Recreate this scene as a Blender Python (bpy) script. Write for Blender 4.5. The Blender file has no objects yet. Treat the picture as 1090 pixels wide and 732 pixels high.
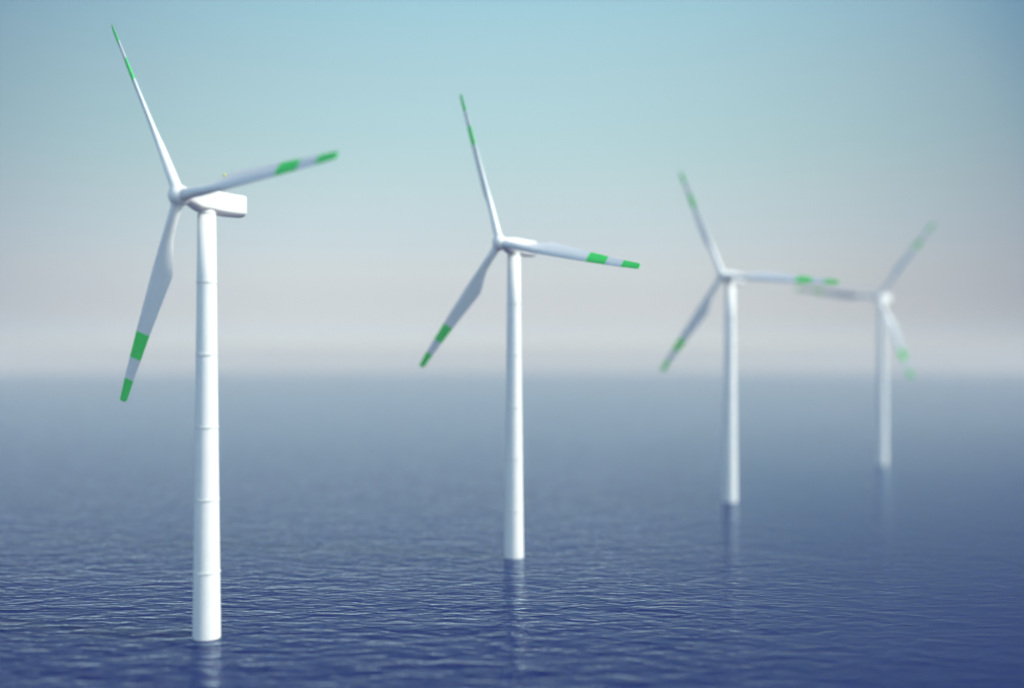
import bpy, math
from math import pi, sin, cos, radians, sqrt
S = bpy.context.scene
col = S.collection

# ------------------------------------------------------------------ camera
EYE = 55.0
cd = bpy.data.cameras.new('camera')
cam = bpy.data.objects.new('camera', cd); col.objects.link(cam)
cam.location = (0, 0, EYE); cam.rotation_euler = (pi / 2, 0, 0)
cd.sensor_fit = 'HORIZONTAL'
cd.sensor_width = 360.0; cd.lens = 360.0          # large format: shallow focus
cd.shift_y = 14.0 / 1090.0
cd.clip_start = 1.0; cd.clip_end = 60000.0
cd.dof.use_dof = True
cd.dof.focus_distance = 228.0
cd.dof.aperture_fstop = 0.36 / 4.9
S.camera = cam

# ------------------------------------------------------------------ sky + sun
SUN_EL, SUN_AZ = radians(42), radians(103)        # azimuth from +Y towards +X
W = bpy.data.worlds.new("World"); S.world = W; W.use_nodes = True
nt = W.node_tree; N = nt.nodes; L = nt.links
bg = N['Background']; bg.inputs['Strength'].default_value = 0.14
def mth(tree, op, a, b=None, c=None, clamp=False):
    n = tree.nodes.new('ShaderNodeMath'); n.operation = op; n.use_clamp = clamp
    for i, v in enumerate((a, b, c)):
        if v is None: continue
        if isinstance(v, (int, float)): n.inputs[i].default_value = v
        else: tree.links.new(v, n.inputs[i])
    return n.outputs[0]
tc = N.new('ShaderNodeTexCoord')
nrm = N.new('ShaderNodeVectorMath'); nrm.operation = 'NORMALIZE'; L.new(tc.outputs['Generated'], nrm.inputs[0])
sep = N.new('ShaderNodeSeparateXYZ'); L.new(nrm.outputs[0], sep.inputs[0])
zc = mth(nt, 'MAXIMUM', sep.outputs[2], 0.012)
cmb = N.new('ShaderNodeCombineXYZ'); L.new(sep.outputs[0], cmb.inputs[0]); L.new(sep.outputs[1], cmb.inputs[1]); L.new(zc, cmb.inputs[2])
sky = N.new('ShaderNodeTexSky'); sky.sky_type = 'NISHITA'; sky.sun_disc = False
sky.sun_elevation = SUN_EL; sky.sun_rotation = SUN_AZ; sky.dust_density = 1.0
L.new(cmb.outputs[0], sky.inputs['Vector'])
# sky tint by height; darkened above the view to dim reflections in the water
ramp = N.new('ShaderNodeValToRGB'); cr = ramp.color_ramp; cr.interpolation = 'EASE'
fac = mth(nt, 'MULTIPLY', zc, 2.0)                # sin(elevation) 0..0.5
#T0
tints = [(0.5, (3, 3, 3)), (1.2, (1.639, 1.805, 2.403)), (2.2, (1.415, 1.38, 1.662)), (3.3, (1.386, 1.267, 1.429)), (4.6, (1.526, 1.324, 1.314)), (6.5, (1.642, 1.439, 1.314)), (9, (1.813, 1.642, 1.318)), (12, (1.931, 1.924, 1.43)), (15, (2.205, 2.212, 1.617)), (19, (2.399, 2.662, 1.933)), (21.5, (1.5, 1.9, 1.7)), (26, (0.3, 0.45, 0.65))]
#T1
cr.interpolation = 'LINEAR'
while len(cr.elements) < len(tints): cr.elements.new(0.5)
for e, (el, c) in zip(cr.elements, tints):
    e.position = min(1, 2 * sin(radians(el)))
for e, (el, c) in zip(cr.elements, tints):
    e.color = (c[0] / 3, c[1] / 3, c[2] / 3, 1)
L.new(fac, ramp.inputs[0])
m1 = N.new('ShaderNodeMix'); m1.data_type = 'RGBA'; m1.blend_type = 'MULTIPLY'; m1.inputs[0].default_value = 1; m1.clamp_result = False
L.new(sky.outputs[0], m1.inputs[6]); L.new(ramp.outputs[0], m1.inputs[7])
# lens vignette put into the sky colour: darkened away from the view centre
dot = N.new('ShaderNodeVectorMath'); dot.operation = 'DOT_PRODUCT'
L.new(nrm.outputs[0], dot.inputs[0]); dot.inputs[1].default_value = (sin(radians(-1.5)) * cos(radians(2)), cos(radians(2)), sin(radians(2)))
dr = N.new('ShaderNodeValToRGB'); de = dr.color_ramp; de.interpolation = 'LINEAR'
pts = [(-1.0, (1.9, 2.05, 2.1)), (0.20, (1.7, 1.8, 1.9)), (0.66, (0.22, 0.30, 0.44)), (cos(radians(34)), (0.17, 0.25, 0.37)), (cos(radians(31)), (0.33, 0.40, 0.50)),  # sky beside and behind the camera brightened as added fill for shaded sides
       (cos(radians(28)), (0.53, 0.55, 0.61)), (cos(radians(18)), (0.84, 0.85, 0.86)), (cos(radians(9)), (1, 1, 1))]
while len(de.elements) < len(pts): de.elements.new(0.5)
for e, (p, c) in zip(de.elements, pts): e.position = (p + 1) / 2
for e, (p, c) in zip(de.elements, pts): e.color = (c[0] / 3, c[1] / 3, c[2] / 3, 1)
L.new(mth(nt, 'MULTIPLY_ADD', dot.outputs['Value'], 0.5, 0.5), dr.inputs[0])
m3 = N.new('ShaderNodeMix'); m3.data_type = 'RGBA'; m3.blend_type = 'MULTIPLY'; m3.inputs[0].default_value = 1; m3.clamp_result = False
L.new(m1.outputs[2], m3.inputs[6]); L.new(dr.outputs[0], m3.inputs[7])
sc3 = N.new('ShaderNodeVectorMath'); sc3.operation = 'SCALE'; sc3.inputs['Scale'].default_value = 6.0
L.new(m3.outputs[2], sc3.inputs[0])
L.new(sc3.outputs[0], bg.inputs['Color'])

sd = bpy.data.lights.new('sun', 'SUN'); sd.energy = 4.1; sd.angle = radians(0.5); sd.color = (1.0, 0.945, 0.80)
sun = bpy.data.objects.new('sun', sd); col.objects.link(sun)
from mathutils import Vector
sdir = Vector((sin(SUN_AZ) * cos(SUN_EL), cos(SUN_AZ) * cos(SUN_EL), sin(SUN_EL)))
sun.rotation_euler = sdir.to_track_quat('Z', 'Y').to_euler()
sun.location = (300, -70, 240)

S.view_settings.view_transform = 'Standard'; S.view_settings.look = 'None'
S.view_settings.exposure = 0.2; S.view_settings.gamma = 1.0
S.render.engine = 'CYCLES'
S.cycles.use_denoising = True
S.cycles.max_bounces = 8; S.cycles.volume_bounces = 2
S.cycles.caustics_reflective = False; S.cycles.caustics_refractive = False

# ------------------------------------------------------------------ materials
def new_mat(name):
    m = bpy.data.materials.new(name); m.use_nodes = True
    return m, m.node_tree, m.node_tree.nodes['Principled BSDF']
def paint(name, c, c2, rough, gloss=0.35):
    m, t, b = new_mat(name)
    g = t.nodes.new('ShaderNodeTexCoord')
    mp = t.nodes.new('ShaderNodeMapping'); mp.inputs['Scale'].default_value = (1.6, 1.6, 0.09); t.links.new(g.outputs['Object'], mp.inputs[0])
    n1 = t.nodes.new('ShaderNodeTexNoise'); n1.inputs['Scale'].default_value = 1.0; n1.inputs['Detail'].default_value = 6; t.links.new(mp.outputs[0], n1.inputs[0])
    n2 = t.nodes.new('ShaderNodeTexNoise'); n2.inputs['Scale'].default_value = 0.35; n2.inputs['Detail'].default_value = 4; t.links.new(g.outputs['Object'], n2.inputs[0])
    s = mth(t, 'MULTIPLY', n1.outputs[0], n2.outputs[0])
    r = t.nodes.new('ShaderNodeMapRange'); t.links.new(s, r.inputs[0]); r.inputs[1].default_value = 0.18; r.inputs[2].default_value = 0.42
    x = t.nodes.new('ShaderNodeMix'); x.data_type = 'RGBA'; x.inputs[6].default_value = (*c, 1); x.inputs[7].default_value = (*c2, 1)
    t.links.new(r.outputs[0], x.inputs[0]); t.links.new(x.outputs[2], b.inputs['Base Color'])
    b.inputs['Roughness'].default_value = rough; b.inputs['Specular IOR Level'].default_value = gloss
    return m
M_white = paint('white_paint', (0.82, 0.82, 0.80), (0.76, 0.765, 0.75), 0.45)
M_blade = paint('blade_gelcoat', (0.80, 0.81, 0.80), (0.75, 0.76, 0.755), 0.38)
M_green = paint('green_marking', (0.06, 0.80, 0.15), (0.05, 0.72, 0.13), 0.4)
M_steel = paint('flange_paint', (0.72, 0.73, 0.72), (0.55, 0.57, 0.58), 0.5)
M_lamp = paint('yellow_lens', (0.62, 0.60, 0.06), (0.55, 0.54, 0.05), 0.25)
M_dark = paint('grey_fitting', (0.30, 0.31, 0.32), (0.24, 0.25, 0.26), 0.5)

# sea ---------------------------------------------------------------
def sea_material():
    m, t, b = new_mat('sea_water')
    g = t.nodes.new('ShaderNodeNewGeometry')
    P = g.outputs['Position']
    def wave(rot, lx, ly, detail, rough, dist=0.0, w=0.0):
        mp = t.nodes.new('ShaderNodeMapping'); mp.vector_type = 'TEXTURE'
        mp.inputs['Rotation'].default_value = (0, 0, radians(rot)); mp.inputs['Scale'].default_value = (lx, ly, 1000)
        mp.inputs['Location'].default_value = (w, w * 2.3, 0)
        t.links.new(P, mp.inputs[0])
        n = t.nodes.new('ShaderNodeTexNoise'); n.noise_dimensions = '2D'
        n.inputs['Scale'].default_value = 1.0; n.inputs['Detail'].default_value = detail; n.inputs['Roughness'].default_value = rough
        n.inputs['Distortion'].default_value = dist
        t.links.new(mp.outputs[0], n.inputs[0]); return n.outputs[0]
    # crisp crests: 1-|2n-1| on some of the trains
    a = wave(8, 8.5, 3.5, 1.5, .45, .6)
    bb = wave(-14, 6.2, 2.7, 1.5, .45, .6, 37)
    c = wave(4, 3.2, 1.3, 2, .5, .3, 91)
    f = wave(-5, 19, 8.5, 2, .5, .4, 61)
    d = wave(-6, 40, 22, 2, .5, 0, 11)
    h = mth(t, 'ADD', mth(t, 'MULTIPLY', a, 1.0), mth(t, 'MULTIPLY', bb, 0.8))
    h = mth(t, 'ADD', h, mth(t, 'MULTIPLY', c, 0.15))
    h = mth(t, 'ADD', h, mth(t, 'MULTIPLY', d, 0.8))
    h = mth(t, 'ADD', h, mth(t, 'MULTIPLY', f, 0.9))
    # an evenly ruffled, calmer stretch of water to the right
    sp = t.nodes.new('ShaderNodeSeparateXYZ'); t.links.new(P, sp.inputs[0])
    big = wave(20, 160, 120, 3, .5, 0, 5)
    e = mth(t, 'ADD', mth(t, 'SUBTRACT', sp.outputs[0], mth(t, 'MULTIPLY', sp.outputs[1], 0.10)), mth(t, 'MULTIPLY', mth(t, 'SUBTRACT', big, 0.5), 30.0))
    k = t.nodes.new('ShaderNodeMapRange'); k.interpolation_type = 'SMOOTHSTEP'
    k.inputs['From Min'].default_value = -15; k.inputs['From Max'].default_value = 80
    t.links.new(e, k.inputs['Value'])
    far = t.nodes.new('ShaderNodeMapRange'); far.interpolation_type = 'SMOOTHSTEP'
    far.inputs['From Min'].default_value = 900; far.inputs['From Max'].default_value = 350
    t.links.new(sp.outputs[1], far.inputs['Value'])
    calm = mth(t, 'MULTIPLY', k.outputs[0], far.outputs[0])
    amp = mth(t, 'MULTIPLY', mth(t, 'SUBTRACT', 1.0, mth(t, 'MULTIPLY', calm, 0.75)), mth(t, 'MULTIPLY_ADD', far.outputs[0], 0.3, 0.7))
    bump = t.nodes.new('ShaderNodeBump'); bump.inputs['Distance'].default_value = 0.42
    t.links.new(amp, bump.inputs['Strength']); t.links.new(h, bump.inputs['Height'])
    t.links.new(bump.outputs[0], b.inputs['Normal'])
    rough = mth(t, 'ADD', 0.05, mth(t, 'MULTIPLY', calm, 0.20))
    b.inputs['Base Color'].default_value = (0.001, 0.008, 0.096, 1)
    b.inputs['Subsurface Weight'].default_value = 1.0; b.inputs['Subsurface Radius'].default_value = (12, 25, 50)
    b.inputs['Subsurface Scale'].default_value = 1.0; b.subsurface_method = 'BURLEY'
    b.inputs['Specular IOR Level'].default_value = 0.0; b.inputs['Roughness'].default_value = 1.0
    # mirror-like skin, strong only at grazing angles
    gl = t.nodes.new('ShaderNodeBsdfGlossy'); gl.inputs['Color'].default_value = (0.72, 0.91, 1.0, 1)
    t.links.new(bump.outputs[0], gl.inputs['Normal']); t.links.new(rough, gl.inputs['Roughness'])
    lw = t.nodes.new('ShaderNodeLayerWeight'); t.links.new(bump.outputs[0], lw.inputs['Normal'])
    fr = mth(t, 'ADD', mth(t, 'MULTIPLY', mth(t, 'POWER', lw.outputs['Facing'], 8.2), 0.94), 0.06, clamp=True)
    mx = t.nodes.new('ShaderNodeMixShader'); t.links.new(fr, mx.inputs[0])
    t.links.new(b.outputs[0], mx.inputs[1]); t.links.new(gl.outputs[0], mx.inputs[2])
    t.links.new(mx.outputs[0], t.nodes['Material Output'].inputs['Surface'])
    return m

def mesh_obj(name, verts, faces, mats, parent=None, smooth=True, mi=None):
    me = bpy.data.meshes.new(name); me.from_pydata(verts, [], faces)
    for m in (mats if isinstance(mats, (list, tuple)) else [mats]): me.materials.append(m)
    me.polygons.foreach_set('use_smooth', [smooth] * len(faces) if isinstance(smooth, bool) else smooth)
    if mi: me.polygons.foreach_set('material_index', mi)
    me.update()
    o = bpy.data.objects.new(name, me); col.objects.link(o)
    if parent: o.parent = parent
    return o

# the sea: one sheet that bends away like the real one, so that it ends in a true horizon
RC = 581000.0
def sea():
    radii = [0]; r = 40.0
    while r < 11500: radii.append(r); r *= 1.06
    radii.append(11500)
    seg = 180; V = [(0, 0, 0)]; F = []
    for r in radii[1:]:
        for k in range(seg):
            a = 2 * pi * k / seg; V.append((r * cos(a), r * sin(a), -r * r / (2 * RC)))
    for k in range(seg): F.append((0, 1 + k, 1 + (k + 1) % seg))
    for i in range(len(radii) - 2):
        p, q = 1 + i * seg, 1 + (i + 1) * seg
        for k in range(seg):
            k2 = (k + 1) % seg; F.append((p + k, q + k, q + k2, p + k2))
    o = mesh_obj('sea', V, F, sea_material()); o['kind'] = 'structure'
    return o
sea()

# haze --------------------------------------------------------------
def haze():
    x, z0, z1 = 11600, -116, 134
    V = [(i, j, k) for k in (z0, z1) for j in (-x, x) for i in (-x, x)]
    F = [(0, 2, 3, 1), (4, 5, 7, 6), (0, 1, 5, 4), (2, 6, 7, 3), (0, 4, 6, 2), (1, 3, 7, 5)]
    m = bpy.data.materials.new('haze'); m.use_nodes = True; t = m.node_tree
    t.nodes.clear(); out = t.nodes.new('ShaderNodeOutputMaterial')
    v = t.nodes.new('ShaderNodeVolumePrincipled')
    v.inputs['Color'].default_value = (0.73, 0.72, 0.715, 1); v.inputs['Density'].default_value = 0.00020
    v.inputs['Anisotropy'].default_value = 0.0
    t.links.new(v.outputs[0], out.inputs['Volume'])
    o = mesh_obj('haze', V, F, m, smooth=False); o['kind'] = 'stuff'
haze()

# ------------------------------------------------------------------ wind turbine
HUB_Z, OVER = 86.0, 6.1                           # hub height, hub centre ahead of the tower axis (local -Y)
def rings(sections, mats, name, parent, cap0=True, cap1=True, mi=None):
    n = len(sections[0]); V = [p for s in sections for p in s]; F = []; sm = []; m = []
    for i in range(len(sections) - 1):
        for k in range(n):
            k2 = (k + 1) % n
            F.append((i * n + k, i * n + k2, (i + 1) * n + k2, (i + 1) * n + k)); sm.append(True); m.append(mi[i] if mi else 0)
    if cap0: F.append(tuple(reversed(range(n)))); sm.append(False); m.append(mi[0] if mi else 0)
    if cap1:
        b = (len(sections) - 1) * n; F.append(tuple(range(b, b + n))); sm.append(False); m.append(mi[-1] if mi else 0)
    return mesh_obj(name, V, F, mats, parent, sm, m)
def lathe(prof, name, mat, parent, seg=72, axis='z', caps=(True, True)):
    secs = []
    for r, z in prof:
        if axis == 'z': secs.append([(r * cos(2 * pi * k / seg), r * sin(2 * pi * k / seg), z) for k in range(seg)])
        else: secs.append([(r * cos(2 * pi * k / seg), z, -r * sin(2 * pi * k / seg)) for k in range(seg)])
    return rings(secs, mat, name, parent, *caps)
def tower_r(z): return 2.68 + (1.72 - 2.68) * z / 84.0

def blade_sections():
    n = 40; out = []; mi = []
    st = [1.0, 2.0, 3.0, 4.5, 6.0, 7.5, 9.0, 10.2, 11.4, 12.6, 13.6, 14.5, 15.3, 16.0, 17.0, 18.5, 20.5, 23, 26, 29.2, 29.21,
          31, 33, 35, 35.01, 37.5, 39.7, 39.71, 41.5, 43, 44.1, 44.6, 44.8]
    def lerp(x, T):
        for (a, u), (b, v) in zip(T, T[1:]):
            if x <= b: f = (x - a) / (b - a); return u + (v - u) * f
        return T[-1][1]
    for r in st:
        chord = lerp(r, [(1, 2.15), (6, 2.05), (9, 2.25), (12, 3.15), (15, 4.15), (16, 4.25), (17, 4.15), (29.2, 3.0), (39.7, 2.05), (43.6, 1.7), (44.4, 1.55), (44.8, 1.2)])
        le = lerp(r, [(1, 1.07), (6, 1.03), (16, 1.15), (29.2, .95), (39.7, .62), (44.8, .3)])
        th = lerp(r, [(1, 2.15), (6, 1.95), (9, 1.7), (16, 1.05), (29, .5), (39.7, .26), (44.8, .1)])
        tw = radians(lerp(r, [(1, 38), (9, 37), (16, 34), (29, 30), (44.8, 27)]))
        mixf = max(0, min(1, (r - 3.5) / 9.5)); mixf = mixf * mixf * (3 - 2 * mixf)
        sec = []
        for k in range(n):
            a = 2 * pi * k / n
            cx, cy = cos(a) * .5, sin(a) * .5                       # circle: +x leading
            xx = (1 - cos(a)) / 2                                   # 0 at the leading edge
            yt = 5 * (.2969 * sqrt(xx) - .126 * xx - .3516 * xx**2 + .2843 * xx**3 - .1036 * xx**4)
            ya = yt * (1 if sin(a) >= 0 else -.8)
            px = cx * chord; py = cy * th * (1 - mixf) + ya * th * mixf * 1.15
            px = le - chord / 2 + px                                # leading edge at +le
            # local axes: X leading, Y rearwards (downwind); leading edge turned into the wind (-Y)
            X = px * cos(tw) + py * sin(tw); Y = -px * sin(tw) + py * cos(tw)
            sec.append((X, Y, r))
        out.append(sec)
    for a, b in zip(st, st[1:]):
        c = (a + b) / 2; mi.append(1 if (29.2 < c < 35.0) or c > 39.7 else 0)
    return out, mi

def nacelle_profile(s):
    """half outline of the housing across its axis at s metres behind the hub centre"""
    def lerp(x, T):
        for (a, u), (b, v) in zip(T, T[1:]):
            if x <= b: f = (x - a) / (b - a); f = max(0, f); f = f * f * (3 - 2 * f); return u + (v - u) * f
        return T[-1][1]
    w = lerp(s, [(1.3, 1.45), (5.5, 1.95), (14.0, 1.85), (14.3, 1.78)])
    top = lerp(s, [(1.3, 1.45), (4.5, 1.75), (14.0, 1.55), (14.3, 1.48)])
    bot = lerp(s, [(1.3, -1.45), (4.8, -2.55), (10.5, -2.85), (14.0, -2.75), (14.3, -2.65)])
    f = lerp(s, [(1.3, 0.0), (5.5, 1.0), (20, 1)])
    return w, top, bot, f
def nacelle_sections():
    n = 64; secs = []
    for s in [1.3, 1.6, 2.0, 2.5, 3.0, 3.6, 4.2, 4.8, 5.5, 6.5, 8, 9.5, 10.5, 11.5, 12.5, 13.4, 14.0, 14.2, 14.3]:
        w, top, bot, f = nacelle_profile(s); sec = []
        for k in range(n):
            a = 2 * pi * k / n; c, q = cos(a), sin(a)
            e = 2 + 7 * f                                            # superellipse power
            rr = (abs(c)**e + abs(q)**e) ** (-1 / e)
            x, z = c * rr, q * rr
            mid = (top + bot) / 2; hh = (top - bot) / 2
            # keel: the lower fifth slopes in
            if z < -0.68: x *= 1 - f * 0.45 * ((-z - 0.68) / 0.32)
            sec.append((x * w, -OVER + s, HUB_Z + mid + z * hh))
        secs.append(sec)
    return secs

def make_turbine():
    t = bpy.data.objects.new('wind_turbine', None); col.objects.link(t)
    t.empty_display_size = 5
    tw = lathe([(tower_r(z), z) for z in (-6, 0, 14, 28, 42, 56, 70, 83.2)], 'tower', M_white, t)
    for z in (12.9, 27.1, 41.3, 55.5, 69.7):
        r = tower_r(z)
        lathe([(r - .05, z - .14), (r + .12, z - .12), (r + .13, z - .02), (r + .10, z), (r + .13, z + .02), (r + .12, z + .12), (r - .05, z + .14)],
              'flange_ring', M_steel, tw, caps=(False, False))
    lathe([(1.74, 83.0), (1.80, 83.05), (1.80, 83.3), (1.66, 83.35), (1.66, 84.6)], 'yaw_bearing', M_steel, t)
    rings(nacelle_sections(), M_white, 'nacelle', t)
    hub = lathe([(.02, -2.15), (.45, -2.1), (.9, -1.94), (1.3, -1.67), (1.62, -1.3), (1.84, -.85), (1.95, -.35), (1.97, .2), (1.93, .7), (1.8, 1.05), (1.55, 1.18), (1.0, 1.2), (1.0, 1.5)],
                'rotor_hub', M_white, t, axis='y')
    hub.location = (0, -OVER, HUB_Z)
    secs, mi = blade_sections()
    b0 = None
    for k in range(3):
        if b0 is None:
            b0 = rings(secs, [M_blade, M_green], 'blade', t, mi=mi)
            o = b0
        else:
            o = b0.copy(); col.objects.link(o)
        o.location = (0, -OVER, HUB_Z); o['spoke'] = k
        c = lathe([(1.18, 1.5), (1.24, 1.55), (1.24, 1.95), (1.15, 2.05)], 'root_collar', M_white, o, seg=40, caps=(False, False)) if k == 0 else None
        if c is None:
            c = b0.children[0].copy(); col.objects.link(c); c.parent = o
    return t
def dup(root):
    r = root.copy(); col.objects.link(r)
    for ch in list(root.children):
        c = ch.copy(); col.objects.link(c); c.parent = r
        for g in list(ch.children):
            d = g.copy(); col.objects.link(d); d.parent = c
    return r

spots = [(-60.08, 201.5, -32.6, 'sharp white wind turbine nearest to the viewer, leftmost, small yellow lamp over its nacelle'),
         (0.52, 282.4, -18.2, 'second white wind turbine from the left, glittering broken reflection under its tower'),
         (83.29, 391.3, -23.5, 'softly blurred wind turbine third in the row, its right blade reaching towards the farthest turbine'),
         (190.4, 526.8, 38.3, 'farthest most blurred wind turbine at the right end, one blade hanging beside its tower')]
proto = make_turbine()
for i, (x, y, phi, label) in enumerate(spots):
    t = proto if i == 0 else dup(proto)
    t.location = (x, y, -(x * x + y * y) / (2 * RC)); t.rotation_euler = (0, 0, radians(-38.5))
    t['label'] = label; t['category'] = 'wind turbine'; t['group'] = 'wind turbines standing in a row in the sea'
    for ch in t.children:
        if 'spoke' in ch: ch.rotation_euler = (0, radians(phi + 120 * ch['spoke']), 0)
        if ch.name.startswith('rotor_hub'): ch.rotation_euler = (0, radians(phi), 0)
# small warning lamp on a mast, only on the nearest machine
nac = [c for c in proto.children if c.name.startswith('nacelle')][0]
ml = lathe([(.07, HUB_Z + 1.5), (.06, HUB_Z + 5.0)], 'mast', M_dark, nac, seg=12); ml.location = (0, 4.1, 0)
ll = lathe([(.12, HUB_Z + 5.0), (.2, HUB_Z + 5.05), (.2, HUB_Z + 5.6), (.12, HUB_Z + 5.7)], 'warning_lamp', M_lamp, nac, seg=20); ll.location = (0, 4.1, 0)
